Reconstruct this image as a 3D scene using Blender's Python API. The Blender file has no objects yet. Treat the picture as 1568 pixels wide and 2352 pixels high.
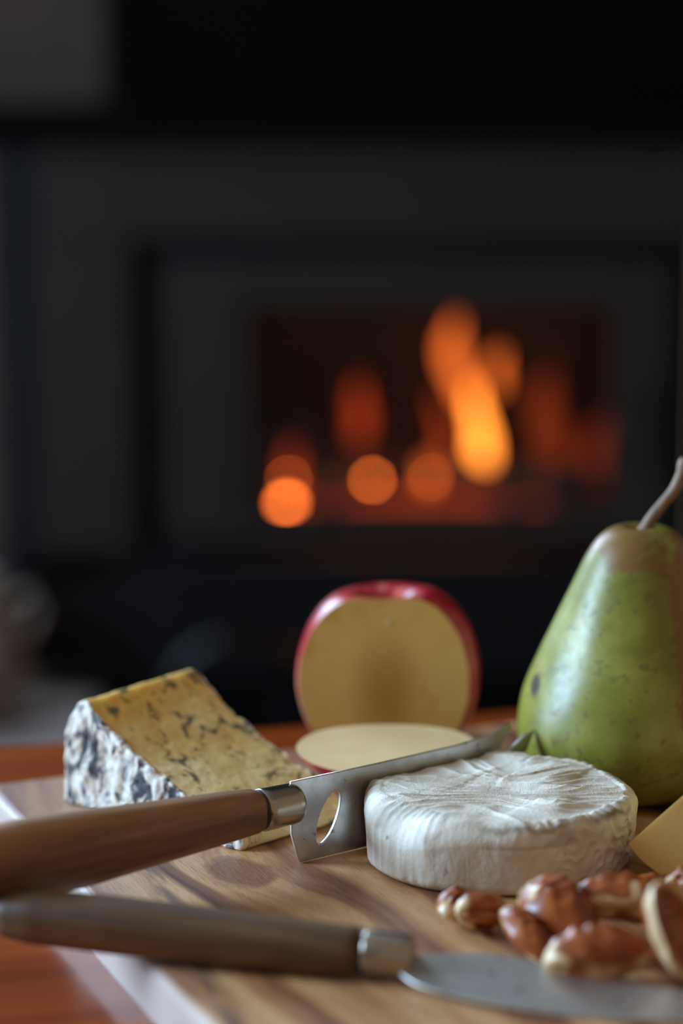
import bpy, bmesh, math, random
import numpy as np
from mathutils import Vector, Matrix, noise, Euler
random.seed(7)
S = bpy.context.scene
COL = S.collection
R = math.radians

# ---------------------------------------------------------------- camera
TOP = 0.470          # height of the serving board's top face
cam = bpy.data.cameras.new('camera'); cam_o = bpy.data.objects.new('camera', cam); COL.objects.link(cam_o)
cam_o.location = (0, 0, 0.748); cam_o.rotation_euler = (R(90 - 9.6), 0, 0)
cam.sensor_fit = 'VERTICAL'; cam.sensor_height = 36; cam.sensor_width = 24; cam.lens = 85
cam.clip_start = 0.02; cam.clip_end = 50
cam.dof.use_dof = True; cam.dof.focus_distance = 0.893; cam.dof.aperture_fstop = 3.4; cam.dof.aperture_blades = 0
S.camera = cam_o
# ---------------------------------------------------------------- world, lights, exposure
W = bpy.data.worlds.new('world'); S.world = W; W.use_nodes = True
W.node_tree.nodes['Background'].inputs[0].default_value = (1.0, 0.80, 0.60, 1)
W.node_tree.nodes['Background'].inputs[1].default_value = 0.27
S.view_settings.view_transform = 'Standard'; S.view_settings.look = 'None'
S.view_settings.gamma = 1; S.view_settings.use_curve_mapping = False
S.view_settings.exposure = 0.12

def area(name, loc, target, sx, sy, power, col, spread=180):
    l = bpy.data.lights.new(name, 'AREA'); l.shape = 'RECTANGLE'; l.size = sx; l.size_y = sy
    l.energy = power; l.color = col; l.spread = R(spread)
    o = bpy.data.objects.new(name, l); COL.objects.link(o); o.location = loc
    o.rotation_euler = (Vector(target) - Vector(loc)).to_track_quat('-Z', 'Y').to_euler()
    return o
# daylight through the two windows left of the stove, out of the frame
area('window_light_back', (-1.35, 3.05, 1.55), (-1.2, 0.2, 1.0), 1.1, 1.0, 62, (0.52, 0.74, 1.0))
area('window_light_left', (-1.72, 1.02, 1.15), (0.0, 0.95, 0.5), 0.75, 0.9, 72, (0.47, 0.71, 1.0))
# the fire's own light
for i, (x, y, z, p) in enumerate([(0.17, 3.20, 0.36, 1.6), (0.02, 3.17, 0.28, 0.3)]):
    l = bpy.data.lights.new('fire_light', 'POINT'); l.energy = p; l.color = (1, 0.30, 0.06); l.shadow_soft_size = 0.05
    o = bpy.data.objects.new('fire_light', l); COL.objects.link(o); o.location = (x, y, z)

# ---------------------------------------------------------------- material helpers
def srgb(r, g, b):
    f = lambda c: (c / 255 / 12.92) if c / 255 <= 0.04045 else ((c / 255 + 0.055) / 1.055) ** 2.4
    return (f(r), f(g), f(b), 1)

class Mat:
    def __init__(s, name, base=(0.5, 0.5, 0.5, 1), rough=0.5, metal=0, **kw):
        s.m = bpy.data.materials.new(name); s.m.use_nodes = True
        s.nt = s.m.node_tree; s.b = s.nt.nodes['Principled BSDF']
        s.b.inputs['Base Color'].default_value = base
        s.b.inputs['Roughness'].default_value = rough; s.b.inputs['Metallic'].default_value = metal
        for k, v in kw.items(): s.b.inputs[k.replace('_', ' ')].default_value = v
        s.tc = s.nt.nodes.new('ShaderNodeTexCoord')
    def n(s, t, **kw):
        nd = s.nt.nodes.new(t)
        for k, v in kw.items(): setattr(nd, k, v)
        return nd
    def l(s, a, b): s.nt.links.new(a, b)
    def coord(s, scale=(1, 1, 1), rot=(0, 0, 0), loc=(0, 0, 0)):
        mp = s.n('ShaderNodeMapping'); mp.inputs['Scale'].default_value = scale
        mp.inputs['Rotation'].default_value = rot; mp.inputs['Location'].default_value = loc
        s.l(s.tc.outputs['Object'], mp.inputs[0]); return mp.outputs[0]
    def noise(s, vec, scale=5, detail=4, rough=0.5, dist=0):
        t = s.n('ShaderNodeTexNoise'); t.inputs['Scale'].default_value = scale; t.inputs['Detail'].default_value = detail
        t.inputs['Roughness'].default_value = rough; t.inputs['Distortion'].default_value = dist
        s.l(vec, t.inputs['Vector']); return t.outputs['Fac']
    def ramp(s, fac, stops):
        r = s.n('ShaderNodeValToRGB'); e = r.color_ramp.elements
        while len(e) < len(stops): e.new(0.5)
        for el, (p, c) in zip(e, stops):
            el.position = p; el.color = c if len(c) == 4 else (*c, 1)
        s.l(fac, r.inputs[0]); return r.outputs[0]
    def mix(s, fac, a, b, mode='MIX'):
        m = s.n('ShaderNodeMix', data_type='RGBA', blend_type=mode)
        for k, v in ((0, fac), (6, a), (7, b)):
            if isinstance(v, (int, float)): m.inputs[k].default_value = v
            elif isinstance(v, tuple): m.inputs[k].default_value = v
            else: s.l(v, m.inputs[k])
        return m.outputs[2]
    def math(s, op, a, b=0.0, c=None, clamp=False):
        m = s.n('ShaderNodeMath', operation=op, use_clamp=clamp)
        for k, v in enumerate((a, b) if c is None else (a, b, c)):
            if isinstance(v, (int, float)): m.inputs[k].default_value = v
            else: s.l(v, m.inputs[k])
        return m.outputs[0]
    def step(s, v, lo, hi):     # smooth 0..1 between lo and hi
        m = s.n('ShaderNodeMapRange', interpolation_type='SMOOTHSTEP')
        s.l(v, m.inputs[0]); m.inputs[1].default_value = lo; m.inputs[2].default_value = hi
        return m.outputs[0]
    def xyz(s, vec=None):
        x = s.n('ShaderNodeSeparateXYZ'); s.l(vec or s.tc.outputs['Object'], x.inputs[0]); return x.outputs
    def color(s, c): s.l(c, s.b.inputs['Base Color']); return s
    def roughness(s, c): s.l(c, s.b.inputs['Roughness']); return s
    def bump(s, h, strength=0.3, dist=0.001):
        b = s.n('ShaderNodeBump'); b.inputs['Strength'].default_value = strength; b.inputs['Distance'].default_value = dist
        s.l(h, b.inputs['Height']); s.l(b.outputs[0], s.b.inputs['Normal']); return s

W1 = (1, 1, 1, 1); K0 = (0, 0, 0, 1)
def wood(name, stops, scale, axis='Y', rough=0.5, fine=1.0, bumpd=0.0003, **kw):
    m = Mat(name, rough=rough, **kw)
    st = {'X': (0.07, 1, 1), 'Y': (1, 0.07, 1), 'Z': (1, 1, 0.07)}[axis]
    v = m.coord(scale=st)
    a = m.noise(v, scale, 5, 0.6, 0.6); b = m.noise(v, scale * 7, 3, 0.6)
    f = m.math('ADD', m.math('MULTIPLY', a, 0.78), m.math('MULTIPLY', b, 0.22 * fine))
    m.color(m.ramp(f, stops)); m.bump(b, 0.4, bumpd)
    return m

# board: acacia with streaks, a knot and a glossy oiled face; grain runs along local Y
def board_material():
    m = Mat('acacia_board', rough=0.42, IOR=1.5)
    x, y, z = m.xyz()
    warp = m.noise(m.coord(scale=(1, 0.35, 1)), 14, 3, 0.5)
    # knot: bend the grain round it
    kx = m.math('SUBTRACT', x, 0.0605); ky = m.math('MULTIPLY', m.math('SUBTRACT', y, -0.150), 0.62)
    kr = m.math('SQRT', m.math('ADD', m.math('MULTIPLY', kx, kx), m.math('MULTIPLY', ky, ky)))
    krn = m.math('ADD', kr, m.math('MULTIPLY', m.math('SUBTRACT', m.noise(m.coord(), 90, 3), 0.5), 0.008))
    knot = m.math('SUBTRACT', 1.0, m.step(krn, 0.0095, 0.0135))
    g = m.math('ADD', x, m.math('MULTIPLY', warp, 0.055))
    cv = m.n('ShaderNodeCombineXYZ'); m.l(m.math('ADD', g, m.math('MULTIPLY', m.math('SUBTRACT', 1, m.step(kr, 0.0, 0.05)), 0.02)), cv.inputs[0])
    m.l(m.math('MULTIPLY', y, 0.05), cv.inputs[1]); m.l(z, cv.inputs[2])
    a = m.noise(cv.outputs[0], 62, 4, 0.55)
    base = m.ramp(a, [(0.30, srgb(86, 50, 36)), (0.42, srgb(146, 94, 62)), (0.52, srgb(194, 142, 94)), (0.64, srgb(216, 168, 118)), (0.75, srgb(144, 88, 60))])
    # dark grey-blue streak left of the knot
    sx = m.math('ADD', x, m.math('ADD', m.math('MULTIPLY', y, -0.16), m.math('MULTIPLY', m.math('SUBTRACT', warp, 0.5), 0.02)))
    sd = m.math('ABSOLUTE', m.math('SUBTRACT', sx, 0.0535))
    streak = m.math('MULTIPLY', m.math('SUBTRACT', 1.0, m.step(sd, 0.001, 0.0058)), m.step(m.noise(m.coord(scale=(1, 0.12, 1)), 300, 3), 0.3, 0.6))
    base = m.mix(m.math('MULTIPLY', streak, 0.8), base, srgb(74, 62, 62))
    # the left third of the board is tinted pinker and darker
    left_tone = m.math('SUBTRACT', 1.0, m.step(sx, 0.036, 0.056))
    base = m.mix(m.math('MULTIPLY', left_tone, 0.55), base, srgb(132, 94, 84))
    rings = m.n('ShaderNodeMath', operation='SINE'); m.l(m.math('MULTIPLY', krn, 2600.0), rings.inputs[0])
    kc = m.mix(m.math('MULTIPLY_ADD', rings.outputs[0], 0.25, 0.5), srgb(112, 64, 44), srgb(146, 88, 60))
    base = m.mix(m.math('MULTIPLY', knot, 0.85), base, kc)
    fib = m.noise(m.coord(scale=(1, 0.1, 1)), 900, 3, 0.7)
    base = m.mix(m.math('MULTIPLY', m.step(fib, 0.5, 0.72), 0.38), base, srgb(84, 56, 42))
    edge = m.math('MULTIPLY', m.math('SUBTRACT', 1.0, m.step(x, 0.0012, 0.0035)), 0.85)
    base = m.mix(edge, base, srgb(188, 168, 156))  # window sheen on the left side painted in as a paler wood colour
    m.color(base); m.bump(fib, 0.5, 0.0003)
    m.roughness(m.math('MULTIPLY_ADD', fib, 0.25, 0.30))
    return m
M = {}
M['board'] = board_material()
M['table'] = wood('polished_orange_wood', [(0.3, srgb(100, 40, 14)), (0.5, srgb(140, 60, 20)), (0.7, srgb(158, 78, 32))], 18, 'X', rough=0.16, bumpd=0.00004)
M['handle'] = wood('walnut_handle', [(0.34, srgb(84, 54, 30)), (0.5, srgb(140, 96, 60)), (0.64, srgb(178, 130, 88))], 55, 'X', rough=0.55, bumpd=0.0002)
M['handle_dark'] = wood('oiled_dark_handle', [(0.34, srgb(62, 40, 20)), (0.5, srgb(104, 72, 38)), (0.64, srgb(140, 100, 58))], 55, 'X', rough=0.5, bumpd=0.0002)

def steel_material(name, base, rough):
    m = Mat(name, base, rough, 1.0)
    sm = m.noise(m.coord(), 120, 4, 0.6)
    spot = m.step(m.noise(m.coord(loc=(3, 0, 0)), 260, 3, 0.5), 0.63, 0.72)
    c = m.mix(m.step(sm, 0.35, 0.7), base, tuple(v * 0.8 for v in base[:3]) + (1,))
    m.color(m.mix(m.math('MULTIPLY', spot, 0.55), c, (0.06, 0.055, 0.05, 1)))
    m.roughness(m.math('MULTIPLY_ADD', sm, 0.22, rough - 0.08))
    m.bump(m.noise(m.coord(scale=(1, 1, 40)), 40, 2), 0.08, 0.0002)
    return m
M['steel'] = steel_material('brushed_steel', (0.62, 0.61, 0.60, 1), 0.30)
M['steel_dull'] = steel_material('smeared_steel', (0.72, 0.68, 0.62, 1), 0.44)
M['ferrule'] = Mat('polished_ferrule', (0.42, 0.36, 0.29, 1), 0.25, 1.0)
M['ferrule'].bump(M['ferrule'].noise(M['ferrule'].coord(scale=(40, 1, 1)), 60, 2), 0.1, 0.0002)
M['band'] = Mat('blackened_collar', (0.02, 0.015, 0.012, 1), 0.5)

def brie_material():
    m = Mat('white_mould_rind', rough=0.62)
    x, y, z = m.xyz()
    n1 = m.noise(m.coord(), 45, 4, 0.55); n2 = m.noise(m.coord(), 160, 4, 0.6, 0.5)
    c = m.ramp(n1, [(0.3, srgb(196, 180, 156)), (0.5, srgb(220, 208, 188)), (0.7, srgb(238, 232, 218))])
    mark = m.math('MULTIPLY', m.step(n2, 0.60, 0.72), m.step(m.noise(m.coord(loc=(5, 2, 1)), 55, 2), 0.50, 0.62))
    c = m.mix(m.math('MULTIPLY', mark, 0.75), c, srgb(112, 104, 90))
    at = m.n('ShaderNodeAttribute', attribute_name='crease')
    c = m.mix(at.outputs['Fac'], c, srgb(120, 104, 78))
    m.color(c)
    h = m.math('ADD', m.noise(m.coord(), 700, 4, 0.6), m.math('MULTIPLY', m.noise(m.coord(scale=(1, 1, 0.35)), 180, 4, 0.6, 1.0), 1.6))
    m.bump(h, 0.5, 0.0005)
    m.b.inputs['Subsurface Weight'].default_value = 0.12; m.b.inputs['Subsurface Radius'].default_value = (0.004, 0.003, 0.002)
    m.b.inputs['Subsurface Scale'].default_value = 1.0
    return m
M['brie'] = brie_material()
M['brie_paste'] = Mat('soft_cheese_paste', srgb(232, 210, 150), 0.4)
M['brie_paste'].bump(M['brie_paste'].noise(M['brie_paste'].coord(), 150, 4), 0.4, 0.0008)

def blue_paste():
    m = Mat('blue_veined_paste', rough=0.5)
    n1 = m.noise(m.coord(), 30, 3)
    c = m.ramp(n1, [(0.3, srgb(226, 182, 104)), (0.6, srgb(244, 212, 146))])
    x, y, z = m.xyz()
    # yellower towards the rind rim
    c = m.mix(m.math('SUBTRACT', 1, m.step(x, 0.008, 0.045)), c, srgb(240, 184, 74))
    v1 = m.math('ABSOLUTE', m.math('SUBTRACT', m.noise(m.coord(scale=(1, 1.25, 1)), 66, 3, 0.55, 1.2), 0.5))
    vein = m.math('SUBTRACT', 1, m.step(v1, 0.016, 0.05))
    msk = m.step(m.noise(m.coord(loc=(0.31, 0.7, 0.2)), 62, 2, 0.5, 0.3), 0.50, 0.60)
    blob = m.step(m.noise(m.coord(loc=(2, 0.5, 0.3), scale=(1, 1.4, 1)), 130, 3, 0.5, 0.8), 0.60, 0.68)
    f = m.math('MAXIMUM', m.math('MULTIPLY', vein, msk), m.math('MULTIPLY', blob, 0.9))
    f = m.math('MULTIPLY', f, 0.92)
    c = m.mix(f, c, srgb(44, 54, 44))
    # rind
    r1 = m.noise(m.coord(scale=(1, 1, 0.55)), 120, 5, 0.65, 0.8)
    rind = m.ramp(r1, [(0.38, srgb(26, 24, 30)), (0.44, srgb(70, 66, 70)), (0.49, srgb(206, 190, 168)), (0.58, srgb(240, 232, 216)), (0.68, srgb(120, 116, 120))])
    at = m.n('ShaderNodeAttribute', attribute_name='rind')
    m.color(m.mix(at.outputs['Fac'], c, rind))
    m.bump(m.noise(m.coord(), 320, 4, 0.65), 0.5, 0.0008)
    m.b.inputs['Subsurface Weight'].default_value = 0.1; m.b.inputs['Subsurface Radius'].default_value = (0.004, 0.003, 0.001)
    m.b.inputs['Subsurface Scale'].default_value = 1.0
    return m
M['blue'] = blue_paste()

def apple_skin():
    m = Mat('red_apple_skin', rough=0.30)
    v = m.coord(scale=(1, 1, 0.15))
    m.color(m.ramp(m.noise(v, 130, 4, 0.6), [(0.3, srgb(140, 14, 28)), (0.5, srgb(184, 36, 48)), (0.68, srgb(222, 120, 96))]))
    return m
M['skin'] = apple_skin()
def flesh(name, c0, c1, core=True):
    m = Mat(name, rough=0.42)
    n = m.noise(m.coord(), 70, 4, 0.6)
    c = m.mix(n, c0, c1)
    if core:
        x, y, z = m.xyz()
        d = m.math('SQRT', m.math('ADD', m.math('MULTIPLY', x, x), m.math('MULTIPLY', m.math('MULTIPLY', z, z), 0.4)))
        c = m.mix(m.math('MULTIPLY', m.math('SUBTRACT', 1, m.step(d, 0.002, 0.021)), 0.75), c, srgb(160, 104, 14))
        br = m.step(m.noise(m.coord(loc=(0.4, 0, 0.1)), 45, 3), 0.56, 0.75)
        c = m.mix(m.math('MULTIPLY', br, 0.5), c, srgb(178, 122, 50))
    m.color(c); m.bump(m.noise(m.coord(), 500, 3), 0.25, 0.0003)
    m.b.inputs['Subsurface Weight'].default_value = 0.15; m.b.inputs['Subsurface Radius'].default_value = (0.006, 0.004, 0.002)
    m.b.inputs['Subsurface Scale'].default_value = 1.0
    return m
M['flesh'] = flesh('apple_flesh', srgb(222, 178, 96), srgb(206, 158, 80))
M['flesh_pale'] = flesh('pale_apple_flesh', srgb(244, 218, 170), srgb(228, 184, 118), core=False)
M['flesh_warm'] = flesh('fruit_flesh', srgb(226, 194, 124), srgb(216, 176, 100), core=False)

def pear_skin():
    m = Mat('green_pear_skin', rough=0.36)
    x, y, z = m.xyz()
    n1 = m.noise(m.coord(), 28, 4, 0.6); n2 = m.noise(m.coord(), 220, 3, 0.6)
    c = m.ramp(n1, [(0.3, srgb(104, 100, 30)), (0.5, srgb(130, 128, 44)), (0.72, srgb(168, 162, 84))])
    c = m.mix(m.math('MULTIPLY', m.step(n2, 0.56, 0.66), 0.55), c, srgb(92, 80, 24))
    # russet patches: one runs down the right front, one caps the neck
    rn = m.noise(m.coord(scale=(1, 1, 0.6), loc=(0.2, 0.1, 0)), 48, 5, 0.65, 0.6)
    fx = m.math('SUBTRACT', 1, m.step(m.math('ABSOLUTE', m.math('SUBTRACT', x, m.math('MULTIPLY_ADD', z, -0.02, 0.0200))), 0.0, 0.011))
    fz = m.step(z, 0.025, 0.085); front = m.math('LESS_THAN', y, 0.0)
    r1 = m.math('MULTIPLY', m.math('MULTIPLY', fx, front), m.math('MULTIPLY_ADD', fz, 0.5, 0.42))
    r2 = m.math('MULTIPLY', m.step(z, 0.080, 0.104), 0.55)
    rus = m.step(m.math('ADD', rn, m.math('MULTIPLY', m.math('MAXIMUM', r1, r2), 0.36)), 0.66, 0.76)
    c = m.mix(m.math('MULTIPLY', rus, 0.85), c, srgb(128, 84, 38))
    # small dark bruise on the left flank
    bx = m.math('ADD', x, 0.0395); by = m.math('MULTIPLY', m.math('SUBTRACT', z, 0.0475), 0.45); byy = m.math('MULTIPLY', m.math('ADD', y, 0.012), 0.5)
    d = m.math('SQRT', m.math('ADD', m.math('ADD', m.math('MULTIPLY', bx, bx), m.math('MULTIPLY', by, by)), m.math('MULTIPLY', byy, byy)))
    c = m.mix(m.math('SUBTRACT', 1, m.step(d, 0.0014, 0.0034)), c, srgb(66, 56, 44))
    m.color(c); m.roughness(m.math('MULTIPLY_ADD', n2, 0.3, 0.24)); m.bump(n1, 0.25, 0.001)
    return m
M['pear'] = pear_skin()
M['stem'] = wood('pear_stem_bark', [(0.3, srgb(92, 66, 46)), (0.6, srgb(150, 120, 92))], 200, 'Z', rough=0.6)

def nut_material():
    m = Mat('pecan_skin', rough=0.30)
    at = m.n('ShaderNodeAttribute', attribute_name='cream')
    n = m.noise(m.coord(), 110, 3, 0.5)
    br = m.ramp(n, [(0.3, srgb(112, 48, 14)), (0.55, srgb(156, 76, 28)), (0.75, srgb(190, 110, 54))])
    cr = m.ramp(n, [(0.3, srgb(220, 176, 116)), (0.7, srgb(246, 222, 176))])
    m.color(m.mix(at.outputs['Fac'], br, cr)); m.bump(n, 0.4, 0.0006)
    return m
M['nut'] = nut_material()
# room
def plain(name, c, rough, ns=0, c2=None, **kw):
    m = Mat(name, c, rough, **kw)
    if ns: m.color(m.mix(m.step(m.noise(m.coord(), ns, 4), 0.35, 0.65), c, c2))
    return m
M['iron'] = plain('charcoal_stove_paint', (0.0185, 0.0138, 0.0108, 1), 0.7, 12, (0.021, 0.016, 0.0125, 1), Specular_IOR_Level=0.15)
M['iron_dark'] = plain('matt_black_metal', (0.002, 0.002, 0.0025, 1), 0.7, 12, (0.003, 0.003, 0.0035, 1), Specular_IOR_Level=0.15)
M['hood'] = plain('black_hood_paint', (0.0012, 0.001, 0.001, 1), 0.8, 8, (0.0018, 0.0015, 0.0015, 1), Specular_IOR_Level=0.03)
M['lower'] = plain('dark_brown_iron', (0.007, 0.005, 0.005, 1), 0.7, 10, (0.005, 0.004, 0.004, 1), Specular_IOR_Level=0.15)
M['wall'] = plain('brown_grey_stone_wall', (0.062, 0.034, 0.023, 1), 0.9, 7, (0.034, 0.023, 0.018, 1))
M['plaster'] = plain('warm_plaster', (0.42, 0.34, 0.27, 1), 0.9, 3, (0.38, 0.31, 0.25, 1))
M['carpet'] = plain('pale_pinkish_carpet', (0.42, 0.34, 0.31, 1), 0.95, 30, (0.33, 0.26, 0.23, 1))
M['pot'] = plain('beige_stoneware', (0.30, 0.22, 0.16, 1), 0.8, 9, (0.20, 0.15, 0.12, 1))
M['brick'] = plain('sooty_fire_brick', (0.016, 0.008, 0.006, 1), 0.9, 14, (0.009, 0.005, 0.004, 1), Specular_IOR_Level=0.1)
M['brick_firelit'] = plain('firelit_tone_brick', (0.05, 0.022, 0.012, 1), 0.9, 14, (0.03, 0.013, 0.008, 1), Specular_IOR_Level=0.1)  # right wall: the flames' glow is put into a paler, redder brick colour
M['frame_white'] = plain('painted_window_frame', (0.7, 0.68, 0.64, 1), 0.5, 20, (0.66, 0.64, 0.6, 1))
M['log'] = plain('charred_log_bark', (0.03, 0.016, 0.011, 1), 0.9, 22, (0.014, 0.009, 0.008, 1))
def emit(name, c, s):
    m = Mat(name, K0, 0.9); m.b.inputs['Emission Color'].default_value = c; m.b.inputs['Emission Strength'].default_value = s
    return m
def glass_material():
    m = bpy.data.materials.new('stove_glass'); m.use_nodes = True; nt = m.node_tree; nt.nodes.clear()
    o = nt.nodes.new('ShaderNodeOutputMaterial'); t = nt.nodes.new('ShaderNodeBsdfTransparent'); g = nt.nodes.new('ShaderNodeBsdfGlossy')
    t.inputs[0].default_value = (0.92, 0.86, 0.82, 1); g.inputs['Roughness'].default_value = 0.08; g.inputs[0].default_value = (0.6, 0.6, 0.6, 1)
    x = nt.nodes.new('ShaderNodeMixShader'); x.inputs[0].default_value = 0.015
    nt.links.new(t.outputs[0], x.inputs[1]); nt.links.new(g.outputs[0], x.inputs[2]); nt.links.new(x.outputs[0], o.inputs[0])
    return m

# ---------------------------------------------------------------- object helpers
def link(name, me, mats, parent=None, loc=None, rot=None, smooth=True):
    o = bpy.data.objects.new(name, me); COL.objects.link(o)
    for m in (mats if isinstance(mats, (list, tuple)) else [mats]):
        me.materials.append(m.m if isinstance(m, Mat) else m)
    if parent: o.parent = parent
    if loc is not None: o.location = loc
    if rot is not None: o.rotation_euler = rot
    if smooth:
        for p in me.polygons: p.use_smooth = True
    return o
def tag(o, label=None, cat=None, group=None, kind=None):
    for k, v in (('label', label), ('category', cat), ('group', group), ('kind', kind)):
        if v: o[k] = v
    return o
def empty(name, loc, rz=0):
    o = bpy.data.objects.new(name, None); COL.objects.link(o); o.location = loc; o.rotation_euler = (0, 0, rz)
    o.empty_display_size = 0.02; return o
def from_bm(name, bm, mats, **kw):
    me = bpy.data.meshes.new(name); bm.to_mesh(me); bm.free(); return link(name, me, mats, **kw)
def box_bm(bm, x0, x1, y0, y1, z0, z1, bevel=0.0, seg=2):
    r = bmesh.ops.create_cube(bm, size=1.0)
    vs = r['verts']
    bmesh.ops.transform(bm, matrix=Matrix.Translation(((x0 + x1) / 2, (y0 + y1) / 2, (z0 + z1) / 2)) @ Matrix.Diagonal((x1 - x0, y1 - y0, z1 - z0, 1)), verts=vs)
    if bevel:
        es = list({e for v in vs for e in v.link_edges})
        bmesh.ops.bevel(bm, geom=es, offset=bevel, segments=seg, profile=0.5, affect='EDGES')
    return bm
def box(name, x0, x1, y0, y1, z0, z1, mat, bevel=0.002, parent=None, **kw):
    bm = bmesh.new(); box_bm(bm, x0, x1, y0, y1, z0, z1, bevel)
    return from_bm(name, bm, mat, parent=parent, smooth=False, **kw)
def grid_mesh(name, P, close_u=True, flip=False):
    """P: (rows, cols, 3); columns wrap round. First and last rows are capped."""
    nr, nc, _ = P.shape
    V = P.reshape(-1, 3).tolist(); F = []
    for i in range(nr - 1):
        for j in range(nc if close_u else nc - 1):
            k = (j + 1) % nc
            f = (i * nc + j, i * nc + k, (i + 1) * nc + k, (i + 1) * nc + j)
            F.append(f[::-1] if flip else f)
    if close_u:
        a = tuple(range(nc))[::-1]; b = tuple((nr - 1) * nc + j for j in range(nc))
        F += [a[::-1], b[::-1]] if flip else [a, b]
    me = bpy.data.meshes.new(name); me.from_pydata(V, [], F); me.update(); return me
def vnorms(P, flip=False):
    a = np.roll(P, -1, 1) - np.roll(P, 1, 1); b = np.gradient(P, axis=0)
    n = np.cross(a, b); l = np.linalg.norm(n, axis=2, keepdims=True); l[l == 0] = 1
    n = n / l
    return -n if flip else n
def nz(p, s, o=0.0): return noise.noise((p[0] * s[0] + o, p[1] * s[1] + o * 1.7, p[2] * s[2] - o))
def fract(p, s, o=0.0, oct=3):
    return sum(nz(p, (s[0] * 2 ** k, s[1] * 2 ** k, s[2] * 2 ** k), o + 7.1 * k) / 2 ** k for k in range(oct))
def sm(a, b, x): t = np.clip((x - a) / (b - a), 0, 1); return t * t * (3 - 2 * t)
def lathe(name, prof, mat, n=48, axis='Z', parent=None, fn=None, **kw):
    """prof: list of (radius, height)."""
    rows = []
    for r, h in prof:
        a = np.linspace(0, 2 * math.pi, n, endpoint=False)
        rows.append(np.stack([r * np.cos(a), r * np.sin(a), np.full(n, h)], 1))
    P = np.array(rows)
    if fn: P = fn(P)
    if axis == 'X': P = P[..., [2, 0, 1]]
    return link(name, grid_mesh(name, P), mat, parent=parent, **kw)
def resample(pts, n):
    pts = np.array(pts, float); d = np.r_[0, np.cumsum(np.linalg.norm(np.diff(pts, axis=0), axis=1))]
    t = np.linspace(0, d[-1], n); return np.stack([np.interp(t, d, pts[:, k]) for k in range(pts.shape[1])], 1)
def smooth_curve(pts, n, it=3):
    p = np.array(pts, float)
    for _ in range(it):
        q = [p[0]]
        for a, b in zip(p[:-1], p[1:]): q += [0.75 * a + 0.25 * b, 0.25 * a + 0.75 * b]
        q.append(p[-1]); p = np.array(q)
    return resample(p, n)
def tube(name, pts, rad, mat, n=12, parent=None, sq=1.0, **kw):
    pts = [Vector(p) for p in pts]; rows = []
    rad = rad if hasattr(rad, '__len__') else [rad] * len(pts)
    up = Vector((0, 0, 1))
    for i, p in enumerate(pts):
        t = (pts[min(i + 1, len(pts) - 1)] - pts[max(i - 1, 0)]).normalized()
        u = t.cross(up); u = u.normalized() if u.length > 1e-4 else Vector((1, 0, 0)); w = u.cross(t)
        rows.append([p + (u * math.cos(a) + w * math.sin(a) * sq) * rad[i] for a in np.linspace(0, 2 * math.pi, n, endpoint=False)])
    P = np.array([[list(v) for v in r] for r in rows])
    me = grid_mesh(name, P); bm = bmesh.new(); bm.from_mesh(me); bmesh.ops.recalc_face_normals(bm, faces=bm.faces); bm.to_mesh(me); bm.free()
    return link(name, me, mat, parent=parent, **kw)
def plate(name, outer, holes, thick, mat, bevel=0.0, **kw):
    """flat plate in local XZ from a 2D outline with holes, given thickness along Y"""
    cu = bpy.data.curves.new(name, 'CURVE'); cu.dimensions = '2D'; cu.fill_mode = 'BOTH'; cu.extrude = thick / 2 - bevel; cu.bevel_depth = bevel
    cu.bevel_resolution = 1; cu.offset = -bevel
    for poly in [outer] + holes:
        sp = cu.splines.new('POLY'); sp.points.add(len(poly) - 1); sp.use_cyclic_u = True
        for q, (x, z) in zip(sp.points, poly): q.co = (x, z, 0, 1)
    t = bpy.data.objects.new('tmp', cu); COL.objects.link(t)
    me = bpy.data.meshes.new_from_object(t); bpy.data.objects.remove(t); bpy.data.curves.remove(cu)
    me.transform(Matrix.Rotation(R(90), 4, 'X')); me.materials.clear()
    me.name = name
    return link(name, me, mat, smooth=False, **kw)

# ================================================================ THE ROOM
def S_(o, n=None): return tag(o, kind='structure')
S_(box('floor', -2.2, 2.2, -1.2, 3.6, -0.05, 0.0, M['carpet'], 0))
def wall_back():
    bm = bmesh.new()   # window opening x -1.9..-0.8, z 1.0..2.1
    for a in ((-2.2, -1.9, 0, 2.6), (-1.9, -0.8, 0, 1.02), (-1.9, -0.8, 2.08, 2.6), (-0.8, -0.20, 0, 2.6), (-0.2, 0.5, 0.66, 2.6), (-0.2, 0.5, 0, 0.1), (0.5, 2.2, 0, 2.6)):
        box_bm(bm, a[0], a[1], 3.12, 3.3, a[2], a[3])
    return from_bm('wall_back', bm, M['wall'], smooth=False)
S_(wall_back())
def wall_left():
    bm = bmesh.new()
    for a in ((-1.2, 0.60, 0, 2.6), (0.60, 1.44, 0, 0.66), (0.60, 1.44, 1.64, 2.6), (1.44, 3.12, 0, 2.6)):
        box_bm(bm, -1.95, -1.8, a[0], a[1], a[2], a[3])
    return from_bm('wall_left', bm, M['plaster'], smooth=False)
S_(wall_left())
w = box('window_1', -1.9, -0.8, 3.10, 3.14, 1.02, 1.06, M['frame_white'], 0.003); S_(w)
for nm, a in (('window_frame', (-1.9, -0.8, 2.04, 2.08)), ('window_frame', (-1.9, -1.86, 1.06, 2.04)), ('window_frame', (-0.84, -0.8, 1.06, 2.04))):
    box(nm, a[0], a[1], 3.10, 3.14, a[2], a[3], M['frame_white'], 0.003, parent=w)
w = box('window_2', -1.86, -1.82, 0.60, 1.44, 0.66, 0.70, M['frame_white'], 0.003); S_(w)
for a in ((0.60, 1.44, 1.60, 1.64), (0.60, 0.64, 0.70, 1.60), (1.40, 1.44, 0.70, 1.60)):
    box('window_frame', -1.86, -1.82, a[0], a[1], a[2], a[3], M['frame_white'], 0.003, parent=w)
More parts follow.
